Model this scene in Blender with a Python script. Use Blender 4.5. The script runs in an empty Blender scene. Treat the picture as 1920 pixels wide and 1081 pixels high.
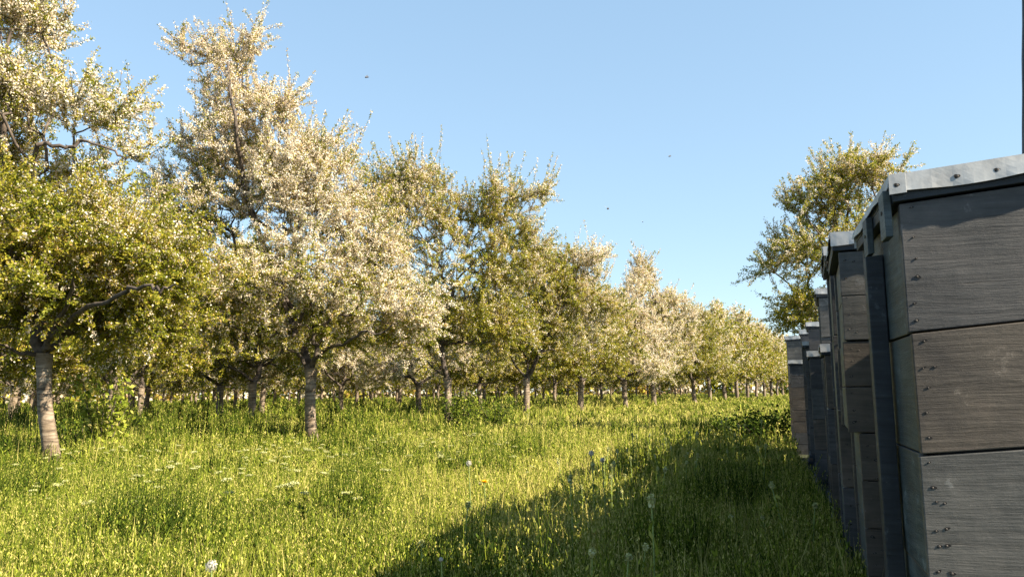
import bpy, bmesh, math, random
import numpy as np
from mathutils import Vector, Matrix

sc = bpy.context.scene
COL = sc.collection
PI = math.pi

# ------------------------------------------------------------------ camera
FPX = 1480.0
EYE = Vector((0, 0, 0.80))
PITCH = math.atan((733 - 540.5) / FPX)
ROLL = 0.012
_F = Vector((0, math.cos(PITCH), math.sin(PITCH)))
_U0 = Vector((0, -math.sin(PITCH), math.cos(PITCH)))
_R0 = Vector((1, 0, 0))
_R = _R0 * math.cos(ROLL) - _U0 * math.sin(ROLL)
_U = _U0 * math.cos(ROLL) + _R0 * math.sin(ROLL)
cam = bpy.data.cameras.new('camera')
cam.sensor_width = 36.0
cam.lens = 36.0 * FPX / 1920.0
cam.clip_start = 0.05
cam.clip_end = 3000
cam_o = bpy.data.objects.new('camera', cam)
COL.objects.link(cam_o)
cam_o.matrix_world = Matrix(((_R.x, _U.x, -_F.x, EYE.x), (_R.y, _U.y, -_F.y, EYE.y), (_R.z, _U.z, -_F.z, EYE.z), (0, 0, 0, 1)))
sc.camera = cam_o


def P(px, py, depth):
    """world point seen at photo pixel (px,py), at world Y = depth"""
    d = _F + _R * ((px - 960) / FPX) + _U * ((540.5 - py) / FPX)
    return EYE + d * (depth / d.y)


# ------------------------------------------------------------------ world and sun
SUN_H = Vector((0.90, -0.435, 0)).normalized()
SUN_EL = math.radians(34)
sun_az = math.atan2(SUN_H.x, SUN_H.y)
w = bpy.data.worlds.new('World')
sc.world = w
w.use_nodes = True
nt = w.node_tree
nt.nodes.clear()
sky = nt.nodes.new('ShaderNodeTexSky')
sky.sky_type = 'NISHITA'
sky.sun_disc = False
sky.sun_elevation = SUN_EL
sky.sun_rotation = sun_az
sky.altitude = 100
sky.air_density = 1.0
sky.dust_density = 0.2
sky.ozone_density = 1.5
bg = nt.nodes.new('ShaderNodeBackground')
bg.inputs['Strength'].default_value = 0.09
wo = nt.nodes.new('ShaderNodeOutputWorld')
air = nt.nodes.new('ShaderNodeMix')          # evens the clear sky out towards a pale blue
air.data_type = 'RGBA'
air.inputs[0].default_value = 0.66
tcw = nt.nodes.new('ShaderNodeTexCoord')
sep = nt.nodes.new('ShaderNodeSeparateXYZ')
nt.links.new(tcw.outputs['Generated'], sep.inputs[0])
dome = nt.nodes.new('ShaderNodeValToRGB')    # pale towards the horizon, deep blue overhead
el = dome.color_ramp.elements
el.new(.5)
for e, (p_, c_) in zip(el, ((0.0, (2.00, 2.85, 3.40, 1)), (0.47, (1.52, 2.36, 3.20, 1)), (0.80, (0.22, 0.50, 1.10, 1)))):
    e.position = p_
    e.color = c_
nt.links.new(sep.outputs['Z'], dome.inputs[0])
nt.links.new(dome.outputs[0], air.inputs[7])
nt.links.new(sky.outputs[0], air.inputs[6])
nt.links.new(air.outputs[2], bg.inputs[0])
nt.links.new(bg.outputs[0], wo.inputs[0])

sun = bpy.data.lights.new('sun', 'SUN')
sun.energy = 5.0
sun.angle = math.radians(0.5)
sun.color = (1.0, 0.88, 0.68)
sun_o = bpy.data.objects.new('sun', sun)
COL.objects.link(sun_o)
to_sun = Vector((SUN_H.x * math.cos(SUN_EL), SUN_H.y * math.cos(SUN_EL), math.sin(SUN_EL)))
sun_o.rotation_euler = to_sun.to_track_quat('Z', 'Y').to_euler()
sun_o.location = (20, -10, 15)

sc.view_settings.view_transform = 'Standard'
sc.view_settings.look = 'None'
sc.view_settings.exposure = 1.65
sc.view_settings.gamma = 1.0
sc.cycles.max_bounces = 8
sc.cycles.transparent_max_bounces = 8


# ------------------------------------------------------------------ helpers
def tag(o, label=None, cat=None, group=None, kind=None):
    if label: o['label'] = label
    if cat: o['category'] = cat
    if group: o['group'] = group
    if kind: o['kind'] = kind
    return o


def empty(name, loc=(0, 0, 0)):
    o = bpy.data.objects.new(name, None)
    o.empty_display_size = 0.2
    COL.objects.link(o)
    o.location = loc
    return o


def link(name, me, parent=None):
    o = bpy.data.objects.new(name, me)
    COL.objects.link(o)
    if parent is not None:
        o.parent = parent
    return o


def np_mesh(name, verts, faces_by_n, mats, tints=None, smooth=False, midx=None):
    """verts (N,3); faces_by_n: list of (M,k) int arrays; tints / midx: one value per face in the same order"""
    me = bpy.data.meshes.new(name)
    verts = np.asarray(verts, dtype=np.float32)
    me.vertices.add(len(verts))
    me.vertices.foreach_set('co', verts.ravel())
    fl = [f for f in faces_by_n if len(f)]
    loops = np.concatenate([f.ravel() for f in fl]).astype(np.int32)
    sizes = np.concatenate([np.full(len(f), f.shape[1], dtype=np.int32) for f in fl])
    starts = np.concatenate([[0], np.cumsum(sizes)[:-1]]).astype(np.int32)
    me.loops.add(len(loops))
    me.loops.foreach_set('vertex_index', loops)
    me.polygons.add(len(sizes))
    me.polygons.foreach_set('loop_start', starts)
    me.polygons.foreach_set('loop_total', sizes)
    if midx is not None:
        me.polygons.foreach_set('material_index', np.asarray(midx, dtype=np.int32))
    me.update(calc_edges=True)
    me.validate()
    for m in (mats if isinstance(mats, (list, tuple)) else [mats]):
        me.materials.append(m)
    if tints is not None:
        a = me.attributes.new('tint', 'FLOAT', 'FACE')
        a.data.foreach_set('value', np.asarray(tints, dtype=np.float32))
    if smooth:
        me.polygons.foreach_set('use_smooth', np.ones(len(sizes), dtype=bool))
    return me


class NT:
    def __init__(s, name):
        s.m = bpy.data.materials.new(name)
        s.m.use_nodes = True
        s.t = s.m.node_tree
        s.t.nodes.clear()
        s.out = s.t.nodes.new('ShaderNodeOutputMaterial')

    def n(s, typ, **kw):
        nd = s.t.nodes.new(typ)
        for k, v in kw.items():
            if k.startswith('i_'):
                nd.inputs[k[2:].replace('_', ' ')].default_value = v
            else:
                setattr(nd, k, v)
        return nd

    def l(s, a, b):
        s.t.links.new(a, b)

    def ramp(s, src, stops, interp='LINEAR'):
        r = s.n('ShaderNodeValToRGB')
        r.color_ramp.interpolation = interp
        el = r.color_ramp.elements
        while len(el) < len(stops):
            el.new(0.5)
        for e, (p, c) in zip(el, stops):
            e.position = p
            e.color = (*c, 1) if len(c) == 3 else c
        s.l(src, r.inputs[0])
        return r


def leaf_mat(name, stops, trans=0.35, rough=0.55, spec=0.25):
    t = NT(name)
    at = t.n('ShaderNodeAttribute', attribute_name='tint')
    r = t.ramp(at.outputs['Fac'], stops)
    b = t.n('ShaderNodeBsdfPrincipled', i_Roughness=rough)
    b.inputs['Specular IOR Level'].default_value = spec
    t.l(r.outputs[0], b.inputs['Base Color'])
    tr = t.n('ShaderNodeBsdfTranslucent')
    t.l(r.outputs[0], tr.inputs[0])
    mx = t.n('ShaderNodeMixShader')
    mx.inputs[0].default_value = trans
    t.l(b.outputs[0], mx.inputs[1])
    t.l(tr.outputs[0], mx.inputs[2])
    t.l(mx.outputs[0], t.out.inputs[0])
    return t.m


M_LEAF = leaf_mat('leaf', [(0, (.09, .13, .014)), (.4, (.25, .27, .022)), (.75, (.49, .42, .05)), (1, (.50, .32, .11))], trans=.5)
M_BLOOM = leaf_mat('blossom', [(0, (.48, .33, .20)), (.3, (.72, .57, .40)), (.65, (.86, .77, .62)), (1, (.92, .88, .80))], trans=.4, rough=.7)
M_GRASS = leaf_mat('grass_blade', [(0, (.014, .030, .004)), (.4, (.070, .110, .010)), (.7, (.29, .33, .035)), (1, (.56, .48, .16))], trans=.25, spec=.10, rough=.7)
M_UMBEL = leaf_mat('umbel_white', [(0, (.28, .32, .07)), (.5, (.44, .45, .17)), (1, (.58, .57, .33))], trans=.2)


def bark_mat():
    t = NT('cherry_bark')
    tc = t.n('ShaderNodeTexCoord')
    mp = t.n('ShaderNodeMapping')
    mp.inputs['Scale'].default_value = (5, 5, 38)
    t.l(tc.outputs['Object'], mp.inputs[0])
    n1 = t.n('ShaderNodeTexNoise', i_Scale=1.0, i_Detail=6.0, i_Roughness=.65)
    t.l(mp.outputs[0], n1.inputs['Vector'])
    n2 = t.n('ShaderNodeTexNoise', i_Scale=6.0, i_Detail=5.0)
    t.l(tc.outputs['Object'], n2.inputs['Vector'])
    r = t.ramp(n1.outputs[0], [(.36, (.07, .048, .03)), (.47, (.21, .16, .115)), (.62, (.33, .265, .20)), (.8, (.44, .38, .31))])
    r2 = t.ramp(n2.outputs[0], [(.35, (.55, .5, .42)), (.65, (1, 1, 1))])
    mx = t.n('ShaderNodeMix', data_type='RGBA', blend_type='MULTIPLY')
    mx.inputs[0].default_value = 1
    t.l(r.outputs[0], mx.inputs[6])
    t.l(r2.outputs[0], mx.inputs[7])
    b = t.n('ShaderNodeBsdfPrincipled', i_Roughness=.8)
    t.l(mx.outputs[2], b.inputs['Base Color'])
    bp = t.n('ShaderNodeBump', i_Strength=.8, i_Distance=.012)
    t.l(n1.outputs[0], bp.inputs['Height'])
    t.l(bp.outputs[0], b.inputs['Normal'])
    t.l(b.outputs[0], t.out.inputs[0])
    return t.m


M_BARK = bark_mat()


def branch_mat():
    t = NT('branch_bark')
    tc = t.n('ShaderNodeTexCoord')
    n1 = t.n('ShaderNodeTexNoise', i_Scale=14.0, i_Detail=5.0)
    t.l(tc.outputs['Object'], n1.inputs['Vector'])
    r = t.ramp(n1.outputs[0], [(.35, (.035, .026, .02)), (.65, (.13, .10, .08))])
    b = t.n('ShaderNodeBsdfPrincipled', i_Roughness=.85)
    t.l(r.outputs[0], b.inputs['Base Color'])
    t.l(b.outputs[0], t.out.inputs[0])
    return t.m


M_BRANCH = branch_mat()


def wood_mat(name, dark, mid, light, seed=0.0):
    """weathered painted board: grain runs along local x"""
    t = NT(name)
    tc = t.n('ShaderNodeTexCoord')
    oi = t.n('ShaderNodeObjectInfo')
    ad = t.n('ShaderNodeVectorMath', operation='MULTIPLY_ADD')
    t.l(oi.outputs['Random'], ad.inputs[0])
    ad.inputs[1].default_value = (17.3, 9.1, 31.7)
    t.l(tc.outputs['Object'], ad.inputs[2])
    mp = t.n('ShaderNodeMapping')
    mp.inputs['Location'].default_value = (seed, seed * 2, seed)
    mp.inputs['Scale'].default_value = (3.5, 3.5, 60)
    t.l(ad.outputs[0], mp.inputs[0])
    # slightly wavy grain
    nw = t.n('ShaderNodeTexNoise', i_Scale=2.6, i_Detail=2.0)
    t.l(ad.outputs[0], nw.inputs['Vector'])
    sub = t.n('ShaderNodeVectorMath', operation='MULTIPLY_ADD')
    t.l(nw.outputs['Color'], sub.inputs[0])
    sub.inputs[1].default_value = (0, 0, 2.4)
    t.l(mp.outputs[0], sub.inputs[2])
    g = t.n('ShaderNodeTexNoise', i_Scale=1.0, i_Detail=9.0, i_Roughness=.72)
    t.l(sub.outputs[0], g.inputs['Vector'])
    g2 = t.n('ShaderNodeTexNoise', i_Scale=4.5, i_Detail=6.0, i_Roughness=.65)
    t.l(ad.outputs[0], g2.inputs['Vector'])
    r = t.ramp(g.outputs[0], [(.25, dark), (.5, mid), (.82, light)])
    r2 = t.ramp(g2.outputs[0], [(.28, (.5, .5, .53)), (.5, (.95, .94, .92)), (.72, (1.6, 1.5, 1.4))])
    mx = t.n('ShaderNodeMix', data_type='RGBA', blend_type='MULTIPLY')
    mx.inputs[0].default_value = 1
    t.l(r.outputs[0], mx.inputs[6])
    t.l(r2.outputs[0], mx.inputs[7])
    # crack lines
    mp2 = t.n('ShaderNodeMapping')
    mp2.inputs['Scale'].default_value = (3.5, 3.5, 120)
    t.l(ad.outputs[0], mp2.inputs[0])
    ck = t.n('ShaderNodeTexNoise', i_Scale=1.0, i_Detail=3.0, i_Roughness=.5)
    t.l(mp2.outputs[0], ck.inputs['Vector'])
    cr = t.ramp(ck.outputs[0], [(.24, (0, 0, 0)), (.31, (1, 1, 1))])
    # peeling / scuffed patches
    pv = t.n('ShaderNodeTexNoise', i_Scale=9.0, i_Detail=8.0, i_Roughness=.75)
    t.l(ad.outputs[0], pv.inputs['Vector'])
    pr = t.ramp(pv.outputs[0], [(.60, (0, 0, 0)), (.64, (1, 1, 1))])
    mx2 = t.n('ShaderNodeMix', data_type='RGBA')
    pm = t.n('ShaderNodeMath', operation='MULTIPLY')
    t.l(pr.outputs[0], pm.inputs[0])
    pm.inputs[1].default_value = .55
    t.l(pm.outputs[0], mx2.inputs[0])
    t.l(mx.outputs[2], mx2.inputs[6])
    mx2.inputs[7].default_value = tuple(min(1, c * 1.7 + .01) for c in light) + (1,)
    mx3 = t.n('ShaderNodeMix', data_type='RGBA', blend_type='MULTIPLY')
    mx3.inputs[0].default_value = .5
    t.l(mx2.outputs[2], mx3.inputs[6])
    t.l(cr.outputs[0], mx3.inputs[7])
    b = t.n('ShaderNodeBsdfPrincipled', i_Roughness=.55)
    b.inputs['Specular IOR Level'].default_value = .4
    t.l(mx3.outputs[2], b.inputs['Base Color'])
    b1 = t.n('ShaderNodeBump', i_Strength=.9, i_Distance=.003)
    t.l(g.outputs[0], b1.inputs['Height'])
    b2 = t.n('ShaderNodeBump', i_Strength=.6, i_Distance=.002)
    t.l(cr.outputs[0], b2.inputs['Height'])
    t.l(b1.outputs[0], b2.inputs['Normal'])
    b3 = t.n('ShaderNodeBump', i_Strength=.6, i_Distance=.003)
    t.l(pv.outputs[0], b3.inputs['Height'])
    t.l(b2.outputs[0], b3.inputs['Normal'])
    t.l(b3.outputs[0], b.inputs['Normal'])
    t.l(b.outputs[0], t.out.inputs[0])
    return t.m


M_WOOD = [
    wood_mat('wood_slate', (.026, .025, .026), (.055, .054, .056), (.088, .087, .090), 0),
    wood_mat('wood_brown', (.042, .034, .027), (.080, .065, .052), (.12, .100, .082), 3),
    wood_mat('wood_greyblue', (.040, .039, .037), (.080, .079, .076), (.12, .119, .115), 7),
]
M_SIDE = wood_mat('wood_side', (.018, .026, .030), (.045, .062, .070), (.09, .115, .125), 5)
M_DARKW = wood_mat('wood_dark', (.008, .010, .014), (.018, .024, .034), (.04, .05, .06), 9)


def metal_mat():
    t = NT('galvanised_sheet')
    tc = t.n('ShaderNodeTexCoord')
    n1 = t.n('ShaderNodeTexNoise', i_Scale=9.0, i_Detail=6.0, i_Roughness=.6)
    t.l(tc.outputs['Object'], n1.inputs['Vector'])
    n2 = t.n('ShaderNodeTexNoise', i_Scale=11.0, i_Detail=4.0)
    t.l(tc.outputs['Object'], n2.inputs['Vector'])
    r = t.ramp(n1.outputs[0], [(.28, (.13, .10, .08)), (.36, (.36, .36, .36)), (.6, (.50, .51, .52)), (.8, (.60, .61, .61))])
    b = t.n('ShaderNodeBsdfPrincipled', i_Roughness=.58, i_Metallic=.3)
    t.l(r.outputs[0], b.inputs['Base Color'])
    bp = t.n('ShaderNodeBump', i_Strength=.4, i_Distance=.008)
    t.l(n2.outputs[0], bp.inputs['Height'])
    t.l(bp.outputs[0], b.inputs['Normal'])
    t.l(b.outputs[0], t.out.inputs[0])
    return t.m


M_METAL = metal_mat()


def plain(name, col, rough=.7, metal=0.0):
    t = NT(name)
    tc = t.n('ShaderNodeTexCoord')
    n1 = t.n('ShaderNodeTexNoise', i_Scale=60.0, i_Detail=3.0)
    t.l(tc.outputs['Object'], n1.inputs['Vector'])
    r = t.ramp(n1.outputs[0], [(.3, tuple(c * .7 for c in col)), (.7, tuple(min(1, c * 1.2) for c in col))])
    b = t.n('ShaderNodeBsdfPrincipled', i_Roughness=rough, i_Metallic=metal)
    t.l(r.outputs[0], b.inputs['Base Color'])
    t.l(b.outputs[0], t.out.inputs[0])
    return t.m


M_NAIL = plain('nail_head', (.10, .085, .075), .75, .1)
M_DENT_SHADE = plain('dent', (.012, .011, .011), .9)  # near-black stands in for the shade inside each dent

# ------------------------------------------------------------------ ground
rs = np.random.RandomState(7)


def gh(x, y):
    """ground height"""
    return 0.03 * np.sin(x * 1.3 + .5) * np.sin(y * .9 + 1.0) + 0.04 * np.sin(x * .31 + 2) * np.cos(y * .23) - 0.0


def patch(x, y, s=1.0, o=0.0):
    """smooth 0..1 pattern"""
    v = (np.sin(x * 1.7 * s + 3 * np.sin(y * .8 * s + o)) + np.sin(y * 2.1 * s + 2.2 * np.sin(x * 1.1 * s + 1 + o)) + np.sin((x + y) * 3.3 * s + o * 2)) / 3
    return .5 + .5 * v


def ground_mat():
    t = NT('meadow_soil')
    tc = t.n('ShaderNodeTexCoord')
    n1 = t.n('ShaderNodeTexNoise', i_Scale=2.0, i_Detail=8.0, i_Roughness=.7)
    t.l(tc.outputs['Object'], n1.inputs['Vector'])
    n2 = t.n('ShaderNodeTexNoise', i_Scale=30.0, i_Detail=6.0, i_Roughness=.7)
    t.l(tc.outputs['Object'], n2.inputs['Vector'])
    r = t.ramp(n1.outputs[0], [(.3, (.018, .024, .008)), (.55, (.04, .05, .012)), (.75, (.07, .065, .02))])
    r2 = t.ramp(n2.outputs[0], [(.35, (.4, .4, .4)), (.65, (1.2, 1.2, 1.1))])
    mx = t.n('ShaderNodeMix', data_type='RGBA', blend_type='MULTIPLY')
    mx.inputs[0].default_value = 1
    t.l(r.outputs[0], mx.inputs[6])
    t.l(r2.outputs[0], mx.inputs[7])
    b = t.n('ShaderNodeBsdfPrincipled', i_Roughness=.95)
    t.l(mx.outputs[2], b.inputs['Base Color'])
    bp = t.n('ShaderNodeBump', i_Strength=1.0, i_Distance=.05)
    t.l(n2.outputs[0], bp.inputs['Height'])
    t.l(bp.outputs[0], b.inputs['Normal'])
    t.l(b.outputs[0], t.out.inputs[0])
    return t.m


def build_ground():
    ax = np.concatenate([-np.geomspace(1500, 40, 16), np.arange(-36, 36.1, .6), np.geomspace(40, 1500, 16)])
    ay = np.concatenate([-np.geomspace(300, 12, 8), np.arange(-10, 80.1, .6), np.geomspace(90, 1500, 14)])
    X, Y = np.meshgrid(ax, ay)
    Z = gh(X, Y) * (np.hypot(X, Y) < 200)
    v = np.stack([X, Y, Z], -1).reshape(-1, 3)
    nx, ny = len(ax), len(ay)
    i = np.arange(nx * ny).reshape(ny, nx)
    f = np.stack([i[:-1, :-1], i[:-1, 1:], i[1:, 1:], i[1:, :-1]], -1).reshape(-1, 4)
    o = link('ground', np_mesh('ground', v, [f], ground_mat(), smooth=True))
    tag(o, 'soil and low growth under the meadow grass', 'ground', kind='structure')


build_ground()


# ------------------------------------------------------------------ hives
class Geo:
    def __init__(s):
        s.v = []
        s.f = []
        s.m = []

    def box(s, x0, x1, y0, y1, z0, z1, mi=0, jit=0.0, rnd=random):
        b = len(s.v)
        for z in (z0, z1):
            for y in (y0, y1):
                for x in (x0, x1):
                    s.v.append((x + rnd.uniform(-jit, jit), y + rnd.uniform(-jit, jit), z + rnd.uniform(-jit, jit)))
        for q in ((0, 2, 3, 1), (4, 5, 7, 6), (0, 1, 5, 4), (2, 6, 7, 3), (0, 4, 6, 2), (1, 3, 7, 5)):
            s.f.append(tuple(b + k for k in q))
            s.m.append(mi)

    def build(s, name, mats, parent, bevel=0.0, shear=0.0):
        me = bpy.data.meshes.new(name)
        me.from_pydata([(x, y, z + shear * x) for x, y, z in s.v], [], s.f)
        for m in (mats if isinstance(mats, (list, tuple)) else [mats]):
            me.materials.append(m)
        me.polygons.foreach_set('material_index', s.m)
        if bevel > 0:
            bm = bmesh.new()
            bm.from_mesh(me)
            bmesh.ops.bevel(bm, geom=list(bm.edges), offset=bevel, segments=2, affect='EDGES', profile=.6)
            bm.to_mesh(me)
            bm.free()
        me.update()
        return link(name, me, parent)


YAW = -math.radians(17)


def nail_mesh(seed):
    """a nail head sunk in its split dent: one surface"""
    rd = random.Random(seed)
    K = 14
    ra, rb = rd.uniform(.006, .009), rd.uniform(.003, .0048)
    ox = rd.uniform(-.0025, .0025)
    prof = [(1.0, .003, 0), (1.0, 0, 0), (.5, .0003, 1), (.38, -.0004, 1), (.2, -.0007, 1)]
    V, F, M = [], [], []
    for q, (k, y, c) in enumerate(prof):
        for i in range(K):
            a = 2 * PI * i / K
            wob = 1 + (.15 * math.sin(3 * a + seed) if q < 2 else 0)
            r1, r2 = (ra, rb) if q < 2 else (.0062, .0062)
            V.append((k * r1 * wob * math.cos(a) + ox * c, y, k * r2 * wob * math.sin(a)))
    for q in range(len(prof) - 1):
        for i in range(K):
            n_ = (i + 1) % K
            F.append((q * K + i, q * K + n_, (q + 1) * K + n_, (q + 1) * K + i))
            M.append(0 if q < 2 else 1)
    F.append(tuple((len(prof) - 1) * K + i for i in range(K)))
    M.append(1)
    me = bpy.data.meshes.new('nail')
    me.from_pydata(V, [], F)
    me.materials.append(M_DENT_SHADE)
    me.materials.append(M_NAIL)
    me.polygons.foreach_set('material_index', M)
    me.update()
    return me


NAILS = [nail_mesh(i) for i in range(5)]


def beehive(corner_px, depth, top_py, n_boxes, label, width=.46, deep=.60, bh=.30, two_boards=False, tilt=0.0, shear=0.0, seed=0, lid='metal', hero=False, narrow_from=None, wood=None, lean=0.0, yaw=-math.radians(20.5)):
    """front left top corner of the lid stands at photo pixel (corner_px, top_py)"""
    rd = random.Random(seed)
    top = P(corner_px, top_py, depth)
    lid_h = .062
    hts = [bh] * n_boxes
    if hero:
        hts = [bh * .9] * (n_boxes - 1) + [bh]
    cum = [sum(hts[:q]) for q in range(n_boxes + 1)]
    total = cum[-1] + lid_h
    base_z = top.z - total
    root = empty('beehive', (top.x, top.y, base_z))
    root.rotation_euler = (lean, tilt, yaw)
    tag(root, label, 'beehive', 'stacked wooden beehives in a row along the meadow')
    # boxes from the bottom
    for k in range(n_boxes):
        z0 = cum[k]
        z1 = cum[k + 1] - .004
        from_top = n_boxes - 1 - k
        ins = rd.uniform(0, .006)
        dy = rd.uniform(-.004, .004)
        if narrow_from is not None and from_top >= narrow_from:
            ins += .028
        x0, x1 = ins, width - ins
        y0, y1 = dy, deep + dy
        g = Geo()
        tb = .026
        nb = 2 if two_boards else 1
        for q in range(nb):
            a = z0 + (z1 - z0) * q / nb + (.0015 if q else 0)
            b = z0 + (z1 - z0) * (q + 1) / nb - (.0015 if q < nb - 1 else 0)
            g.box(x0, x1, y0, y0 + tb, a, b, 0, .0012, rd)
            g.box(x0 + .009, x0 + .009 + tb, y0 + tb + .001, y1 - tb - .001, a, b, 1, .001, rd)
            g.box(x1 - .009 - tb, x1 - .009, y0 + tb + .001, y1 - tb - .001, a, b, 1, .001, rd)
            g.box(x0, x1, y1 - tb, y1, a, b, 0, .0012, rd)
        g.box(x0 + .045, x1 - .045, y0 + .035, y1 - .035, z0 - .003, z1 + .005, 2)  # unseen dark core, added so no light passes through the seams
        wm = (wood[from_top % len(wood)] if wood else rd.choice([0, 0, 1, 2]))
        body = g.build('hive_body', [M_WOOD[wm], M_SIDE, M_DARKW], root, bevel=.0025, shear=shear)
        # nails with their painted dents along both ends of the front
        if depth < 6:
            n_n = rd.randint(4, 6) if depth < 3 else 3
            cols = (x0 + .022, x0 + .046) if hero else (x0 + .022, x0 + .046, x1 - .022, x1 - .045)
            for col, xx in enumerate(cols):
                for j in range(n_n):
                    if col % 2 and rd.random() < .6:
                        continue
                    cz = z0 + hts[k] * (j + .5 + rd.uniform(-.22, .22)) / n_n
                    cx = xx + rd.uniform(-.006, .006)
                    o = link('nail', NAILS[rd.randrange(5)], body)
                    o.location = (cx, y0 - .0009, cz + shear * cx)
                    o.rotation_euler = (0, rd.uniform(-.5, .5), 0)
                    k_ = rd.uniform(.45, .9)
                    o.scale = (k_, 1, k_)
    # lid: wooden rim under a folded sheet
    zt = cum[-1]
    g = Geo()
    ov = .022
    rim = .03
    g.box(-.012, width + .012, -.008, .017, zt + .001, zt + rim, 0, .001, rd)
    g.box(-.012, .014, .0185, deep + .006, zt + .001, zt + rim, 0, .001, rd)
    g.box(width - .014, width + .012, .0185, deep + .006, zt + .001, zt + rim, 0, .001, rd)
    g.box(-.012, width + .012, deep + .008, deep + .03, zt + .001, zt + rim, 0, .001, rd)
    g.box(-.012, width + .012, -.008, deep + .03, zt + rim + .0008, zt + lid_h - .006, 0, .001, rd)
    lid_o = g.build('lid', [M_DARKW], root, bevel=.002, shear=shear)
    # the sheet: top and four skirts, dented
    V = []
    Fq = []
    skirt = .043

    def strip(pa, pb, drop, out, n=26, layers=3):
        b = len(V)
        for i in range(n + 1):
            t_ = i / n
            p = pa.lerp(pb, t_)
            for j in range(layers + 1):
                u = j / layers
                wob = (.0018 * math.sin(t_ * 11 + seed) + .0010 * math.sin(t_ * 37 + 1.3 * seed)) * u
                V.append(p + out * (.001 + wob + .002 * u) + Vector((0, 0, -drop * u + (.0045 * math.sin(t_ * 9 + seed) * u))))
        for i in range(n):
            for j in range(layers):
                a = b + i * (layers + 1) + j
                Fq.append((a, a + 1, a + layers + 2, a + layers + 1))

    xa, xb, ya, yb, zz = -.017, width + .017, -.014, deep + .036, zt + lid_h
    strip(Vector((xa, ya, zz)), Vector((xb, ya, zz)), skirt, Vector((0, -1, 0)))
    strip(Vector((xa, yb, zz)), Vector((xa, ya, zz)), skirt * .55, Vector((-1, 0, 0)))
    strip(Vector((xb, ya, zz)), Vector((xb, yb, zz)), skirt, Vector((1, 0, 0)))
    strip(Vector((xb, yb, zz)), Vector((xa, yb, zz)), skirt, Vector((0, 1, 0)))
    b = len(V)
    NG = 14
    for i in range(NG + 1):
        for j in range(NG + 1):
            e = 0 if i in (0, NG) or j in (0, NG) else 1
            V.append(Vector((xa + (xb - xa) * i / NG, ya + (yb - ya) * j / NG, zz + e * .003 * math.sin(i * 1.3 + seed) * math.cos(j * 1.1))))
    for i in range(NG):
        for j in range(NG):
            a = b + i * (NG + 1) + j
            Fq.append((a, a + NG + 1, a + NG + 2, a + 1))
    me = bpy.data.meshes.new('metal_cover')
    me.from_pydata([(v.x, v.y, v.z + shear * v.x) for v in V], [], Fq)
    me.materials.append(M_METAL)
    mc = link('metal_cover', me, lid_o)
    md = mc.modifiers.new('thick', 'SOLIDIFY')
    md.thickness = .0015
    md.offset = 1
    if hero:
        # folded corner flap and nails of the cover
        g = Geo()
        g.box(xa - .0045, xa + .032, ya - .0075, ya - .0055, zz - skirt - .003, zz + .001, 0)
        g.build('corner_flap', [M_METAL, M_NAIL], lid_o, bevel=.0006, shear=shear)
        for fx, yy in ((xa + .012, ya - .0078), (.12, ya - .0035), (.20, ya - .0035), (.27, ya - .0035)):
            o = link('nail', NAILS[1], lid_o)
            o.location = (fx, yy, zz - .026 + shear * fx)
        # blocks hanging from the lid over the side
        for (y0, y1, zl) in ((.012, .085, .075), (.315, .385, .065)):
            g = Geo()
            g.box(-.030, -.0135, y0, y1, zt - zl, zt + .034, 0, .001, rd)
            g.build('lid_block', [M_SIDE, M_NAIL], lid_o, bevel=.002, shear=shear)
            o = link('nail', NAILS[2], lid_o)
            o.location = (-.0312, (y0 + y1) / 2, zt - .014)
            o.rotation_euler = (0, 0, -PI / 2)
        g = Geo()
        g.box(-.036, .007, .325, .372, 0, zt - .07, 0, .001, rd)
        g.build('side_batten', [M_DARKW], root, bevel=.003, shear=shear)
    # stand: two runners and a floor board
    g = Geo()
    g.box(-.01, width + .01, -.05, deep, -.032, -.004, 0, .001, rd)
    gz = -base_z - .03
    if base_z > .04:
        g.box(.02, .09, -.02, deep - .02, gz, -.0325, 0)
        g.box(width - .09, width - .02, -.02, deep - .02, gz, -.0325, 0)
    g.build('stand', [M_DARKW], root, bevel=.002)
    return root


beehive(1681, 1.78, 330, 4, 'largest and nearest beehive stack with dented pale metal lid', width=.52, deep=.66, yaw=YAW, shear=.085, seed=2, hero=True, wood=[0, 1, 2, 1])
beehive(1566, 2.62, 437, 4, 'second beehive stack from the near end, pale sheet lid and half-height boards', two_boards=True, seed=5, narrow_from=2, wood=[2, 1, 1, 1])
beehive(1551, 3.30, 463, 4, 'third beehive stack, dark and narrow, its small lid end showing past the second', seed=8, bh=.31, wood=[0, 0, 1, 0])
beehive(1507, 8.15, 640, 4, 'dark beehive stack added in the far part of the row to fill its shadow', seed=33, bh=.27)  # extra stack, added so the row's shadow has no gap here
beehive(1580, 4.02, 510, 4, 'added beehive stack closing the shadow gap between the third stack and the low brownish one', seed=31, bh=.29)  # inserted out of sight to keep the shadow on the grass whole
beehive(1560, 6.15, 560, 5, 'added dark beehive stack, hidden behind the tall one, closing a gap in the row shadow', seed=32, bh=.26)  # hidden extra stack, added to block the sun between its neighbours
beehive(1543, 4.75, 645, 3, 'low beehive stack with brownish boards, its lid below those of its neighbours, mid row', seed=11, wood=[1, 0, 1], bh=.32)
beehive(1533, 5.45, 541, 5, 'tall beehive stack with pale bluish lid rising behind the low brownish stack', seed=14, wood=[2, 2, 0, 1, 1], bh=.275)
beehive(1516, 6.9, 658, 4, 'short beehive with a little white lid end squeezed between taller dark stacks', seed=17, wood=[0, 2, 1, 0], bh=.26)
beehive(1514, 7.6, 604, 5, 'dark tall beehive stack beyond the short one with the little white lid', seed=20, wood=[0, 1, 0, 1, 0], bh=.26)
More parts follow.
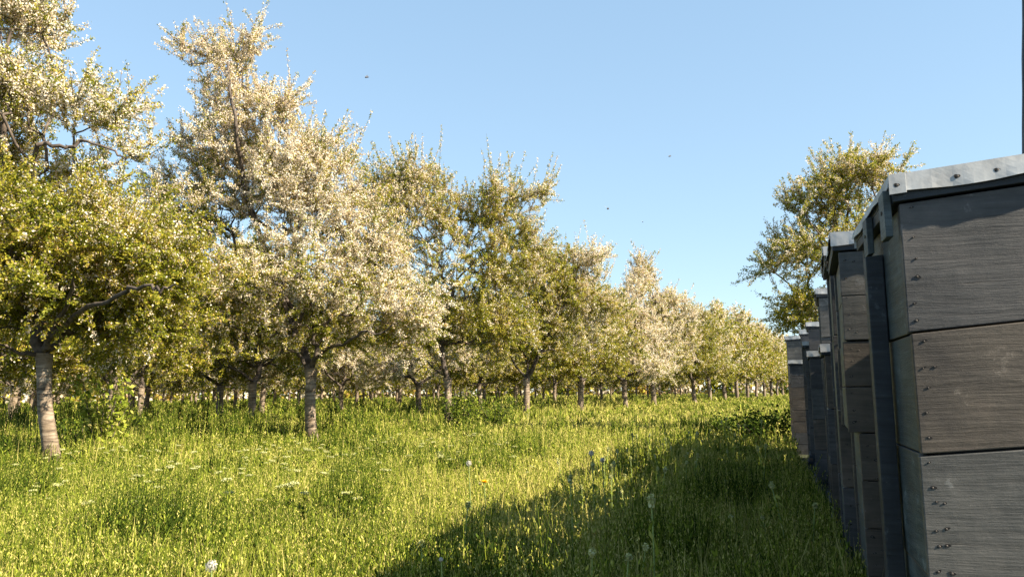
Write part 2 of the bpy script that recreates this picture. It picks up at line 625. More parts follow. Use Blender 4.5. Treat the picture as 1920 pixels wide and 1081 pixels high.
beehive(1501, 8.7, 618, 5, 'dark beehive stack just before the farthest stack of the row', seed=23, wood=[0, 0, 1, 0, 1], bh=.27)
beehive(1480, 9.7, 675, 4, 'low beehive stack at the far end of the row, in front of the farthest one', seed=26, two_boards=True, wood=[0, 1, 1, 0], bh=.27)
beehive(1473, 10.6, 630, 5, 'farthest beehive stack, its pale lid standing over the low one in front of it', seed=29, wood=[2, 2, 1, 1, 0], bh=.28)


# unseen second row of stacks, added to close gaps in the first row's shadow
for k_, z_ in enumerate((2.12, 2.86, 3.60, 4.34, 5.08, 5.82, 6.56, 7.30)):
    x_ = .872 + .33 * (z_ - 1.78) + .60
    q_ = Vector((x_, z_, 1.27 + .03 * (k_ % 3))) - EYE
    beehive(960 + FPX * q_.dot(_R) / q_.dot(_F), z_, 540.5 - FPX * q_.dot(_U) / q_.dot(_F), 4, 'unseen beehive stack added behind the front stacks to close gaps in their shadow', seed=40 + k_, bh=.29)


# dark post at the picture edge
def post():
    base = P(1917, 300, 2.75)
    high = P(1917, 0, 2.75)
    k_ = (high.x - base.x) / (high.z - base.z)
    root = empty('wooden_post', (base.x + .047 - k_ * base.z, base.y, 0))
    root.rotation_euler = (0, math.atan(k_), 0)
    tag(root, 'tall dark wooden post standing behind the nearest beehive, cut off by the picture edge', 'post')
    V, Fq = [], []
    rd = random.Random(3)
    K, N = 14, 26
    for i in range(N + 1):
        z = -.1 + 3.4 * i / N
        r = .045 - .004 * i / N
        for k in range(K):
            a = 2 * PI * k / K
            rr = r * (1 + .05 * math.sin(3 * a + z * 2) + rd.uniform(-.03, .03))
            V.append((rr * math.cos(a) - .02 * z / 3 * 0, rr * math.sin(a), z))
    for i in range(N):
        for k in range(K):
            a, b = i * K + k, i * K + (k + 1) % K
            Fq.append((a, b, b + K, a + K))
    Fq.append(tuple(N * K + k for k in range(K)))
    me = bpy.data.meshes.new('shaft')
    me.from_pydata(V, [], Fq)
    me.materials.append(M_DARKW)
    link('shaft', me, root)


post()


# ------------------------------------------------------------------ trees
def rand_unit(rs, n):
    v = rs.normal(size=(n, 3))
    return v / np.linalg.norm(v, axis=1, keepdims=True)


def diamonds(rs, c, L, W, up_bias=0.0, jitL=.35):
    """one rhombic leaf per centre; returns verts, faces"""
    n = len(c)
    a = rand_unit(rs, n)
    a[:, 2] += up_bias
    a /= np.linalg.norm(a, axis=1, keepdims=True)
    b = np.cross(a, rand_unit(rs, n))
    b /= np.linalg.norm(b, axis=1, keepdims=True) + 1e-9
    l = (L * (1 + rs.uniform(-jitL, jitL, n)))[:, None]
    w_ = (W * (1 + rs.uniform(-jitL, jitL, n)))[:, None]
    v = np.stack([c - a * l * .5, c + b * w_ * .5, c + a * l * .5, c - b * w_ * .5], 1).reshape(-1, 3)
    return v, np.arange(4 * n).reshape(n, 4)


def tube_segments(A, B, ra, rb, K=5):
    """independent tapered tubes for arrays of segments"""
    A, B = np.asarray(A), np.asarray(B)
    d = B - A
    L = np.linalg.norm(d, axis=1, keepdims=True) + 1e-9
    d = d / L
    A = A - d * ra[:, None] * .3
    B = B + d * rb[:, None] * .3
    ref = np.where(np.abs(d[:, 2:3]) > .9, np.array([[1., 0, 0]]), np.array([[0, 0, 1.]]))
    u = np.cross(d, ref)
    u /= np.linalg.norm(u, axis=1, keepdims=True)
    v = np.cross(d, u)
    th = np.arange(K) * 2 * PI / K
    ring = u[:, None, :] * np.cos(th)[None, :, None] + v[:, None, :] * np.sin(th)[None, :, None]
    VA = A[:, None, :] + ring * ra[:, None, None]
    VB = B[:, None, :] + ring * rb[:, None, None]
    V = np.concatenate([VA, VB], 1)
    n = len(A)
    base = (np.arange(n) * 2 * K)[:, None]
    k = np.arange(K)
    F = np.stack([base + k, base + (k + 1) % K, base + K + (k + 1) % K, base + K + k], -1).reshape(-1, 4)
    return V.reshape(-1, 3), F


def grow_tree(seed, lobes, limbs=(), trunk_h=1.12, trunk_r=.10, lean=(0, 0), n_pts=330, bloom=.5, leaf_scale=1.0, twigs=4, per=6, shoots=26, shoot_h=.6, green_low=.35, bloom_fn=None, K=6):
    """local coordinates, base at the origin. lobes: (cx,cy,cz,rx,ry,rz,weight[,bloom shift]). Returns the meshes: trunk, branches, leaves, blossoms"""
    rs = np.random.RandomState(seed)
    # trunk
    nr, kk = 30, 18
    V = []
    for i in range(nr + 1):
        t = i / nr
        z = -.15 + (trunk_h + .15) * t
        r = trunk_r * (1.0 + .30 * math.exp(-max(z, 0) * 9) - .12 * t + .22 * max(0, t - .86) / .14)
        cx = lean[0] * t ** 1.2 + .012 * math.sin(z * 5 + seed)
        cy = lean[1] * t ** 1.2 + .012 * math.cos(z * 4 + seed)
        for k in range(kk):
            a = 2 * PI * k / kk
            rr = r * (1 + .055 * math.sin(2 * a + z * 3 + seed) + .04 * math.sin(5 * a - z * 7 + seed) + rs.uniform(-.025, .025) + .02 * math.sin(z * 60 + 2 * math.sin(a * 2)))
            V.append((cx + rr * math.cos(a), cy + rr * math.sin(a), z))
    F = []
    for i in range(nr):
        for k in range(kk):
            a, b = i * kk + k, i * kk + (k + 1) % kk
            F.append((a, b, b + kk, a + kk))
    V = np.array(V)
    F = np.array(F)
    me_t = np_mesh('trunk', V, [F], M_BARK, smooth=True)
    crotch = np.array([lean[0], lean[1], trunk_h])
    # attraction points
    wts = np.array([l[6] for l in lobes], float)
    wts /= wts.sum()
    cnt = rs.multinomial(n_pts, wts)
    pts, shift = [], []
    for l, c in zip(lobes, cnt):
        u = rand_unit(rs, c) * (rs.uniform(.05, 1, c) ** .5)[:, None]
        pts.append(np.array(l[:3]) + u * np.array(l[3:6]))
        shift.append(np.full(c, l[7] if len(l) > 7 else 0.0))
    pts = np.concatenate(pts)
    shift = np.concatenate(shift)
    ok = pts[:, 2] > trunk_h * .82
    pts, shift = pts[ok], shift[ok]
    # first limbs
    nodes = [crotch]
    parent = [-1]
    path = [0.0]
    order = np.argsort(np.linalg.norm(pts - crotch, axis=1))
    pts, shift = pts[order], shift[order]
    N = len(pts) + 1
    nd = np.zeros((N, 3))
    nd[0] = crotch
    par = np.full(N, -1)
    pl = np.zeros(N)
    for i, p in enumerate(pts, 1):
        d = np.linalg.norm(nd[:i] - p, axis=1)
        # discourage joining nodes lying above the point
        cost = d * (1 + .25 * (nd[:i, 2] > p[2] + .1)) + .32 * pl[:i]
        j = int(np.argmin(cost))
        nd[i] = p
        par[i] = j
        pl[i] = pl[j] + d[j]
    kids = np.ones(N)
    for i in range(N - 1, 0, -1):
        kids[par[i]] += kids[i]
    rad = trunk_r * .78 * (kids / kids[0]) ** .5
    rad = np.clip(rad, .004, trunk_r * .62)
    rad[0] = trunk_r * .9
    A, B = nd[par[1:]], nd[1:]
    ra = np.minimum(rad[par[1:]], rad[1:] * 1.35)
    # bend every edge once
    Lg = np.linalg.norm(B - A, axis=1)
    mid = (A + B) / 2 + rs.normal(size=A.shape) * (Lg * .09)[:, None]
    mid[:, 2] -= Lg * .03
    A2, B2 = np.concatenate([A, mid]), np.concatenate([mid, B])
    rA, rB = np.concatenate([ra, (ra + rad[1:]) / 2]), np.concatenate([(ra + rad[1:]) / 2, rad[1:]])
    for pts_l, r_l in limbs:
        pl_ = np.array([crotch] + [list(p) for p in pts_l])
        # smooth the polyline
        sm = []
        for q in range(len(pl_) - 1):
            p0, p1, p2, p3 = pl_[max(q - 1, 0)], pl_[q], pl_[q + 1], pl_[min(q + 2, len(pl_) - 1)]
            for t_ in (0, .25, .5, .75):
                sm.append(.5 * ((2 * p1) + (-p0 + p2) * t_ + (2 * p0 - 5 * p1 + 4 * p2 - p3) * t_ ** 2 + (-p0 + 3 * p1 - 3 * p2 + p3) * t_ ** 3))
        sm.append(pl_[-1])
        sm = np.array(sm)
        sm[1:-1] += rs.normal(size=(len(sm) - 2, 3)) * .012
        rr_ = np.linspace(r_l, r_l * .25, len(sm))
        A2, B2 = np.concatenate([A2, sm[:-1]]), np.concatenate([B2, sm[1:]])
        rA, rB = np.concatenate([rA, rr_[:-1]]), np.concatenate([rB, rr_[1:]])
    # twigs
    tip = np.where(kids[1:] <= 7)[0] + 1
    tb, td, tl, tsft = [], [], [], []
    centre = np.average(nd, axis=0, weights=1.0 / kids)
    for i in tip:
        k = twigs if kids[i] < 3 else max(1, twigs - 1)
        out = nd[i] - centre
        out = out / (np.linalg.norm(out) + 1e-6)
        for _ in range(k):
            d = rand_unit(rs, 1)[0] + out * .55 + np.array([0, 0, .35])
            d /= np.linalg.norm(d)
            tb.append(nd[i])
            td.append(d)
            tl.append(rs.uniform(.20, .58))
            tsft.append(shift[i - 1])
    # clusters along the finer edges as well
    for i in tip:
        d = nd[i] - nd[par[i]]
        L = np.linalg.norm(d)
        tb.append(nd[par[i]])
        td.append(d / L)
        tl.append(min(L, .7))
        tsft.append(shift[i - 1])
    # water shoots on top
    ztop = np.percentile(nd[:, 2], 62)
    hi = [i for i in tip if nd[i, 2] > ztop or rs.rand() < .12]
    n_reg = len(tb)
    for _ in range(shoots):
        i = hi[rs.randint(len(hi))]
        out = nd[i] - centre
        d = np.array([out[0] * .22 + rs.normal() * .28, out[1] * .22 + rs.normal() * .28, 1.0])
        d /= np.linalg.norm(d)
        tb.append(nd[i])
        td.append(d)
        tl.append(rs.uniform(.45, 1.0) * shoot_h)
        tsft.append(shift[i - 1])
    tb, td, tl, tsft = map(np.array, (tb, td, tl, tsft))
    te = tb + td * tl[:, None]
    tr0 = np.full(len(tb), .0045)
    Vb, Fb = tube_segments(np.concatenate([A2, tb]), np.concatenate([B2, te]), np.concatenate([rA, tr0]), np.concatenate([rB, tr0 * .4]), K=K)
    me_b = np_mesh('branches', Vb, [Fb], M_BRANCH, smooth=True)
    # cluster positions
    step = .036 * leaf_scale ** .8
    cc, cs, cn_ = [], [], []
    for i in range(len(tb)):
        m = max(2, int(tl[i] / step))
        t = (np.arange(m) + rs.rand(m)) / m
        if i >= n_reg:
            t = t[rs.rand(m) < .85]
        cc.append(tb[i] + td[i] * (tl[i] * t)[:, None])
        cs.append(np.full(len(t), tsft[i]))
        cn_.append(np.full(len(t), .55 if i >= n_reg else 1.0))
    cc, cs = np.concatenate(cc), np.concatenate(cs)
    # bloom probability: smooth patches
    f = (np.sin(cc[:, 0] * 2.1 + seed) + np.sin(cc[:, 1] * 2.3 + 1.7 * seed) + np.sin(cc[:, 2] * 1.9 + .6 * seed + cc[:, 0] * 1.2)) / 3
    fine = (np.sin(cc[:, 0] * 7.7 + 2 * seed) + np.sin(cc[:, 1] * 8.3) + np.sin(cc[:, 2] * 8.9 + cc[:, 0] * 5)) / 3
    hz = (cc[:, 2] - trunk_h) / max(.5, (nd[:, 2].max() - trunk_h))
    pb = bloom + cs + .30 * f + .22 * fine + green_low * (hz - .4)
    pb = np.clip(pb, .04, .93)
    cn = np.concatenate(cn_)
    rep = rs.poisson(per * cn)
    idx = np.repeat(np.arange(len(cc)), rep)
    c = cc[idx] + rs.normal(size=(len(idx), 3)) * (.022 * leaf_scale ** .6 * np.where(cn[idx] < 1, .65, 1))[:, None]
    isc = rs.rand(len(cc)) < pb
    isb = np.where(isc[idx], rs.rand(len(idx)) < .86, rs.rand(len(idx)) < .10)
    cl, cb = c[~isb], c[isb]
    Vl, Fl = diamonds(rs, cl, .046 * leaf_scale, .021 * leaf_scale, up_bias=.25)
    tl_ = np.clip(.52 + .22 * fine[idx][~isb] + rs.normal(size=len(cl)) * .2, 0, 1)
    Vbl, Fbl = diamonds(rs, cb, .027 * leaf_scale, .025 * leaf_scale)
    tbm = np.clip(.55 + .18 * f[idx][isb] + rs.normal(size=len(cb)) * .22, 0, 1)
    me_l = np_mesh('crown', Vl, [Fl], M_LEAF, tints=tl_)
    me_f = np_mesh('blossoms', Vbl, [Fbl], M_BLOOM, tints=tbm)
    return me_t, me_b, me_l, me_f


GRP = 'blossoming cherry trees in orchard rows'


def place_tree(meshes, loc, label, rot=0.0, scale=1.0, group=GRP, name='cherry_tree'):
    root = empty(name, loc)
    root.rotation_euler = (0, 0, rot)
    root.scale = (scale,) * 3
    assert len(label.split()) <= 17, label
    tag(root, label, 'tree', group)
    for nme, me in zip(('trunk', 'branches', 'crown', 'blossoms'), meshes):
        if me is not None:
            link(nme, me, root)
    return root


def hero(seed, px, depth, label, lobes_px, lean_px=0, limbs_px=(), **kw):
    b = P(px, 800, depth)
    base = Vector((b.x, b.y, float(gh(b.x, b.y))))
    L = []
    for l in lobes_px:
        cx, cy, rx, ry, dd, wgt = l[:6]
        p = P(cx, cy, depth + dd) - base
        s = depth / FPX
        rdep = min(rx, ry) * s * .5 + .45
        L.append((p.x, p.y, p.z, rx * s, rdep if len(l) < 8 else l[7], ry * s, wgt, l[6] if len(l) > 6 else 0.0))
    limbs = [([P(x, y, depth + d) - base for x, y, d in l], r) for l, r in limbs_px]
    ms = grow_tree(seed, L, limbs, lean=(lean_px * depth / FPX, 0), **kw)
    return place_tree(ms, base, label)


hero(1, 105, 8.0, 'nearest cherry tree with pale leaning trunk and green lower crown, leftmost in the front row',
     [(110, 480, 200, 120, 0, 6, -.22, 1.5), (10, 430, 150, 150, .3, 3, -.15, 1.3), (250, 500, 120, 80, -.1, 2.6, -.05), (60, 570, 170, 60, 0, 2, -.25), (250, 600, 90, 50, .3, 1.2, -.1),
      (30, 190, 80, 80, 0, 1.5, .15), (50, 40, 75, 60, 0, 1.1, .25), (170, 230, 70, 35, 0, .40, .1), (250, 270, 35, 60, .1, .25, .05), (-20, 290, 60, 60, .4, .6, 0), (130, 335, 110, 28, .3, .6, 0)],
     limbs_px=[([(110, 620, -.3), (165, 575, -.7), (205, 566, -1.0), (245, 540, -1.3), (275, 538, -1.5), (300, 541, -1.55), (328, 533, -1.6)], .030), ([(95, 625, -.25), (125, 570, -.6), (138, 520, -.9)], .036), ([(40, 660, -.2), (-10, 640, -.5)], .03), ([(10, 420, .1), (8, 280, .0), (6, 150, -.2), (20, 60, -.3)], .05), ([(60, 500, 0), (68, 290, -.7), (95, 272, -.8), (130, 276, -.8), (165, 264, -.8), (215, 285, -.8), (238, 298, -.8)], .028)],
     lean_px=-34, trunk_r=.078, trunk_h=1.22, n_pts=900, bloom=.28, twigs=4, per=9.5, shoots=120, shoot_h=.7, leaf_scale=.76)
hero(2, 587, 12.0, 'tall cherry tree with the whitest blossom and thick upright trunk, second in the front row',
     [(570, 530, 180, 100, 0, 5, -.02, 1.7), (620, 410, 110, 80, 0, 3, .12), (520, 340, 120, 80, 0, 3, .12), (370, 400, 110, 90, .2, 2.6, .02), (430, 270, 95, 60, 0, 1.5, .12),
      (445, 185, 70, 60, 0, .85, .2), (445, 115, 50, 40, 0, .36, .25), (370, 100, 60, 18, 0, .25, .3), (480, 90, 16, 45, 0, .18, .2), (620, 300, 50, 50, 0, .6, .1), (530, 220, 35, 50, 0, .35, .2),
      (750, 590, 75, 60, -.3, 1.5, .2), (420, 560, 110, 80, .2, 2, -.1), (600, 625, 150, 40, 0, 1.2, -.3), (690, 480, 80, 60, 0, 1.6, .1)],
     limbs_px=[([(610, 655, -.2), (640, 645, -.9), (680, 622, -1.2), (712, 626, -1.2), (740, 606, -1.3)], .032), ([(560, 665, -.2), (535, 650, -.6)], .04), ([(500, 480, 0), (455, 330, -.2), (442, 240, -.7), (430, 150, -.6), (425, 90, -.2)], .045)],
     lean_px=-9, trunk_r=.090, trunk_h=1.22, n_pts=1120, bloom=.62, twigs=4, per=9, shoots=180, shoot_h=1.0, leaf_scale=.82)
hero(3, 843, 16.5, 'cherry tree with a dark shaded heart and loose twiggy top, third in the front row',
     [(800, 430, 90, 80, 0, 3, 0), (780, 350, 60, 50, 0, 1.3, .05), (860, 560, 110, 90, 0, 4, -.2, 1.6), (920, 400, 80, 60, .3, 2, 0), (995, 370, 40, 25, .2, .4, 0), (720, 380, 40, 60, .2, .9, .05),
      (950, 480, 90, 70, 0, 2.8, -.02), (800, 610, 90, 50, 0, 1.6, -.2), (930, 610, 80, 50, 0, 1.5, -.1)],
     lean_px=-5, trunk_r=.085, n_pts=820, bloom=.38, twigs=4, per=7.5, shoots=170, shoot_h=1.1, leaf_scale=.95)
hero(4, 988, 21.5, 'rounded yellow green cherry tree with a few low limbs, fourth in the front row',
     [(1000, 570, 90, 80, 0, 4, -.1, 1.7), (1060, 590, 70, 80, 0, 2.5, .02), (990, 640, 100, 45, 0, 2, -.1), (1040, 510, 70, 45, 0, 1.6, 0), (1110, 500, 35, 35, 0, .5, .3), (930, 600, 60, 60, 0, 1.2, 0), (1120, 570, 50, 60, 0, 1.2, .1)],
     trunk_r=.09, n_pts=640, bloom=.32, twigs=4, per=7, shoots=100, shoot_h=1.0, leaf_scale=1.1)
hero(5, 1602, 13.5, 'lone cherry tree rising behind the beehives, half in shade with drooping side twigs',
     [(1610, 340, 75, 50, 0, 1.8, .05), (1540, 390, 70, 50, 0, 1.3, 0), (1510, 480, 75, 50, 0, 1.3, -.1), (1445, 500, 30, 22, 0, .2, -.15), (1500, 580, 50, 40, 0, 1.0, -.4),
      (1620, 470, 100, 90, 0, 2.6, -.15, 1.2), (1590, 610, 110, 70, 0, 2.2, -.3, 1.1)],
     trunk_r=.09, n_pts=400, bloom=.20, twigs=4, per=8, shoots=80, shoot_h=.7, leaf_scale=.85)


def generic_lobes(rs, H=5.2, R=2.15):
    L = [(0, 0, 2.2, R, R, .95, 6, -.05), (0, 0, 3.2, R * .82, R * .82, .95, 5, .0)]
    for _ in range(5):
        a = rs.uniform(0, 2 * PI)
        r = rs.uniform(.3, 1.1)
        z = rs.uniform(2.6, H - .9)
        L.append((r * math.cos(a), r * math.sin(a), z, .7, .7, .6, 1.6, rs.uniform(-.15, .2)))
    a = rs.uniform(0, 2 * PI)
    L.append((.4 * math.cos(a), .4 * math.sin(a), H - .75, .5, .5, .65, 1.3, .15))
    for _ in range(3):
        a = rs.uniform(0, 2 * PI)
        L.append((1.3 * math.cos(a), 1.3 * math.sin(a), 1.6, .7, .7, .4, 1.0, -.1))
    return L


MID = []
for i, (bl, H) in enumerate(((.26, 5.0), (.85, 5.3), (.18, 4.8), (.72, 5.6))):
    r_ = np.random.RandomState(50 + i)
    MID.append(grow_tree(60 + i, generic_lobes(r_, H), n_pts=560, bloom=bl, leaf_scale=1.3, twigs=4, per=7.5, shoots=95, shoot_h=1.0, trunk_r=.1, K=5, lean=(r_.uniform(-.12, .12), r_.uniform(-.1, .1))))
FAR = []
for i, (bl, H) in enumerate(((.22, 4.9), (.5, 5.2), (.34, 5.4))):
    r_ = np.random.RandomState(80 + i)
    FAR.append(grow_tree(90 + i, generic_lobes(r_, H), n_pts=380, bloom=bl, leaf_scale=2.4, twigs=4, per=5, shoots=26, shoot_h=.7, trunk_r=.1, K=4))

tr_rd = random.Random(4)


def row_x(z):
    return -4.65 + .393 * (z - 8)


def put(px, z, label, kind=None, scale=1.0, rot=None, near=None):
    b = P(px, 760, z)
    lib = MID if (near if near is not None else z < 46) else FAR
    k = tr_rd.randrange(len(lib)) if kind is None else kind % len(lib)
    place_tree(lib[k], (b.x, b.y, float(gh(b.x, b.y))), label, tr_rd.uniform(0, 2 * PI) if rot is None else rot, scale)


# the rest of the front row
put(1087, 26.0, 'yellowish cherry tree with a dark straight trunk, fifth in the front row', 0, 1.0, 1.0)
put(1173, 30.5, 'pale pinkish blossoming cherry tree, sixth in the front row', 1, 1.0, 2.0)
put(1226, 35.0, 'high pinkish cherry tree with a ragged top above its neighbours, seventh in the front row', 3, 1.2, 0.5)
put(1303, 41.0, 'round bright green cherry tree with forked dark limbs, eighth in the front row', 2, 1.08, 3.0)
z = 46.0
ordn = ['ninth', 'tenth', 'eleventh', 'twelfth']
i = 0
while z < 84:
    x = 9.7 + .46 * (z - 42)
    if i < 4:
        lb = '%s cherry tree of the front row, small and golden toward the far beehives' % ordn[i]
    else:
        lb = 'tiny golden cherry tree merging with others at the far end of the front row'
    put(960 + FPX * x / z, z, lb, tr_rd.randrange(3), 1.2)
    i += 1
    z += 4.6
# trunks picked out behind the front row
put(-60, 11.8, 'cherry tree at the left picture edge, standing behind the nearest tree', 2, .9)
put(203, 15.8, 'cherry tree with a leaning shaded trunk, just behind the nearest tree', 0, .95, 1.4)
put(414, 20.5, 'slim cherry tree, the left one of two close together behind the whitest tree', 1, .92, 2.2)
put(469, 18.6, 'cherry tree with pale lower trunk, right one of two close together behind the whitest', 2, .95, 0.2)
put(783, 24.5, 'cherry tree with low white sprays, in the gap between second and third front trees', 1, .9, 5.0)
put(20, 19.5, 'shaded cherry tree with a dark trunk far left, in the third row', 3, .92, 4.0)
put(262, 25.0, 'cherry tree with a dark forked trunk in the third row, past the leaning trunk', 2, .95, 1.1)
put(640, 30.0, 'cherry tree seen right of the thick trunk, in the third row', 1, .95, 2.4)
put(900, 31.0, 'cherry tree in the second row, seen right of the dark hearted tree', 0, .95, 2.9)
# orchard grid behind
for r in range(1, 11):
    z = 6.0 + (r * 1.7) % 4.6
    while z < 78:
        x = row_x(z) - 5.9 * r + tr_rd.uniform(-.3, .3)
        zz = z + tr_rd.uniform(-.3, .3)
        z += 4.6
        px = 960 + FPX * x / zz
        if px < -330 - 1200 / zz * 1 or px > 1500:
            continue
        if (r == 1 and zz < 33) or (r == 2 and zz < 27):
            continue
        if zz < 14:
            continue
        band = 'second and third' if r < 3 else ('middle' if r < 6 else 'hindmost')
        put(px, zz, 'cherry tree of the %s orchard rows, thin trunk showing between nearer trees' % band, None, tr_rd.uniform(.85, 1.0), near=zz < 34)


# distant band of orchard beyond the last rows: one mass
def far_band():
    rs = np.random.RandomState(5)
    n = 70000
    t = rs.rand(n)
    x = -130 + 260 * t
    y = 96 + rs.rand(n) * 6
    y = np.where(x < -30, y - (-30 - x) * .45, y)
    h = 4.6 + .9 * np.sin(x * 1.1) + .6 * np.sin(x * 2.7 + 1)
    zz = .1 + h * rs.rand(n)
    c = np.stack([x, y, zz], 1)
    V, F = diamonds(rs, c, .55, .4)
    tint = np.clip(.5 + .3 * np.sin(x * .9) + rs.normal(size=n) * .2, 0, 1)
    isb = rs.rand(n) < .4 + .3 * np.sin(x * .7)
    me = np_mesh('distant_orchard', V, [F], [M_LEAF, M_BLOOM], tints=tint, midx=isb.astype(int))
    tag(link('distant_orchard', me), 'distant mass of orchard trees closing the view beyond the rows', 'orchard', kind='stuff')


far_band()


# ------------------------------------------------------------------ meadow
def wedge(rs, n, z0, z1, p=2.0, xl=-.80, xr=.80):
    """positions in the view wedge, density falling as 1/z^p"""
    u = rs.rand(n)
    if abs(p - 2) < 1e-6:
        z = z0 * (z1 / z0) ** u
    else:
        q = 2 - p
        z = (z0 ** q + u * (z1 ** q - z0 ** q)) ** (1 / q)
    x = (xl + (xr - xl) * rs.rand(n)) * z
    return x, z


def clump(x, y):
    """1 inside scattered taller, darker tufts"""
    v = np.sin(x * 2.9 + 1.3 * np.sin(y * 1.7)) * np.sin(y * 2.3 + 1.1 * np.sin(x * 2.1 + 2))
    return np.clip((v - .55) * 4, 0, 1)


def right_limit(x, y):
    """keep the meadow out from under the hives"""
    return (x < .80 + .31 * (y - 1.78) + .12) | (y > 11.5)


def blades(rs, x, y, h, wd, lean, tint, z0=0.0):
    n = len(x)
    a = rs.rand(n) * 2 * PI
    b = rs.rand(n) * 2 * PI
    g = gh(x, y)
    base = np.stack([x, y, g - .01 + z0], 1)
    wv = np.stack([np.cos(a), np.sin(a), 0 * a], 1) * (wd * .5)[:, None]
    ld = np.stack([np.cos(b), np.sin(b), 0 * b], 1) * (lean * h)[:, None]
    up = np.zeros((n, 3))
    up[:, 2] = h
    midp = base + up * .55 + ld * .3
    tip = base + up * (1 - .25 * lean[:, None]) + ld
    V = np.stack([base - wv, base + wv, midp + wv * .8, midp - wv * .8, tip], 1).reshape(-1, 3)
    o = (np.arange(n) * 5)[:, None]
    q = o + np.array([0, 1, 2, 3])
    t = o + np.array([3, 2, 4])
    return V, q, t, np.concatenate([tint, np.clip(tint + .08, 0, 1)])


def build_grass():
    rs = np.random.RandomState(11)
    x1, y1 = wedge(rs, 230000, 1.5, 14, 1.9)
    x2, y2 = wedge(rs, 230000, 12, 120, 1.45, -.75, .55)
    x, y = np.concatenate([x1, x2]), np.concatenate([y1, y2])
    k = right_limit(x, y)
    x, y = x[k], y[k]
    n = len(x)
    pt = patch(x, y, .8)
    h = (.07 + .08 * patch(x, y, 1.6, 2) + .07 * rs.rand(n)) * np.where(rs.rand(n) < .08, 1.5, 1)
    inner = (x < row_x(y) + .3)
    h = np.where(inner & (y > 6), h * 1.7, h)
    h *= np.where(y < 2.6, .75, 1)
    wd = np.maximum(.0045, y * .0009) * rs.uniform(.7, 1.5, n)
    lean = np.abs(rs.normal(size=n)) * .25
    # greener on the left and under trees, drier towards the open middle
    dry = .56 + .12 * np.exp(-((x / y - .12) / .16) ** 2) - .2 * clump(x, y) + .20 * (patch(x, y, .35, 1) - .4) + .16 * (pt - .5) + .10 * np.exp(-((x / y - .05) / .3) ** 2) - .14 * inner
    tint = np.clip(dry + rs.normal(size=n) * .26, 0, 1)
    V, q, t, ti = blades(rs, x, y, h, wd, np.clip(lean, 0, .8), tint)
    o = link('grass', np_mesh('grass', V, [q, t], M_GRASS, tints=ti))
    tag(o, 'tall yellow green meadow grass in sun and in the shade of the hives', 'grass', kind='stuff')


build_grass()


def build_weeds():
    """upright leafy meadow weeds with seed tops"""
    rs = np.random.RandomState(12)
    x1, y1 = wedge(rs, 40000, 1.9, 16, 1.8)
    x2, y2 = wedge(rs, 9000, 14, 50, 1.4, -.72, .42)
    x, y = np.concatenate([x1, x2]), np.concatenate([y1, y2])
    k = right_limit(x, y)
    x, y = x[k], y[k]
    n = len(x)
    h = .07 + .10 * rs.rand(n) + .08 * patch(x, y, 1.3, 4) + np.where(rs.rand(n) < .06, .13, 0) + .16 * clump(x, y)
    inner = (x < row_x(y) + .3)
    h = np.where(inner & (y > 6), h * 1.7, h)
    h *= np.where(y < 2.6, .7, 1)
    g = gh(x, y)
    ld = rs.normal(size=(n, 2)) * .05
    m = 24
    idx = np.repeat(np.arange(n), m)
    t = np.tile(np.linspace(.15, 1.0, m), n) + rs.normal(size=n * m) * .02
    c = np.stack([x[idx] + ld[idx, 0] * t, y[idx] + ld[idx, 1] * t, g[idx] + h[idx] * t], 1)
    sc_ = np.maximum(.75, y[idx] * .13)
    spread = np.where(t > .72, .006, .015) * sc_ ** .8
    c[:, :2] += rs.normal(size=(n * m, 2)) * spread[:, None]
    L = np.where(t > .72, .014, .030) * sc_ * rs.uniform(.6, 1.4, n * m)
    a = rand_unit(rs, n * m)
    a[:, 2] = np.abs(a[:, 2]) + .9
    a /= np.linalg.norm(a, axis=1, keepdims=True)
    b = np.cross(a, rand_unit(rs, n * m))
    b /= np.linalg.norm(b, axis=1, keepdims=True)
    w_ = (L * .34)[:, None]
    l_ = L[:, None]
    V = np.stack([c - a * l_ * .5, c + b * w_ * .5, c + a * l_ * .5, c - b * w_ * .5], 1).reshape(-1, 3)
    F = np.arange(4 * n * m).reshape(-1, 4)
    base_t = np.clip(.56 + .18 * np.exp(-((x / y - .12) / .16) ** 2) + .22 * (patch(x, y, .35, 1) - .4) + .18 * (patch(x, y, 1.1, 3) - .5) - .22 * clump(x, y) + rs.normal(size=n) * .13, 0, 1)
    tint = np.clip(base_t[idx] + np.where(t > .72, .26, 0) + rs.normal(size=n * m) * .17, 0, 1)
    # stems
    bs = np.stack([x, y, g], 1)
    tp = np.stack([x + ld[:, 0], y + ld[:, 1], g + h], 1)
    r = np.maximum(.0022, y * .0005)
    Vs, Fs = tube_segments(bs, tp, r, r * .5, K=3)
    V2 = np.concatenate([V, Vs])
    F2 = np.concatenate([F, Fs + len(V)])
    tt = np.concatenate([tint, np.repeat(np.clip(base_t - .1, 0, 1), 3)])
    o = link('meadow_weeds', np_mesh('meadow_weeds', V2, [F2], M_GRASS, tints=tt))
    tag(o, 'upright leafy weeds with pale seed tops growing through the grass', 'weeds', kind='stuff')


build_weeds()


M_STEM = plain('pale_stem', (.22, .28, .08))


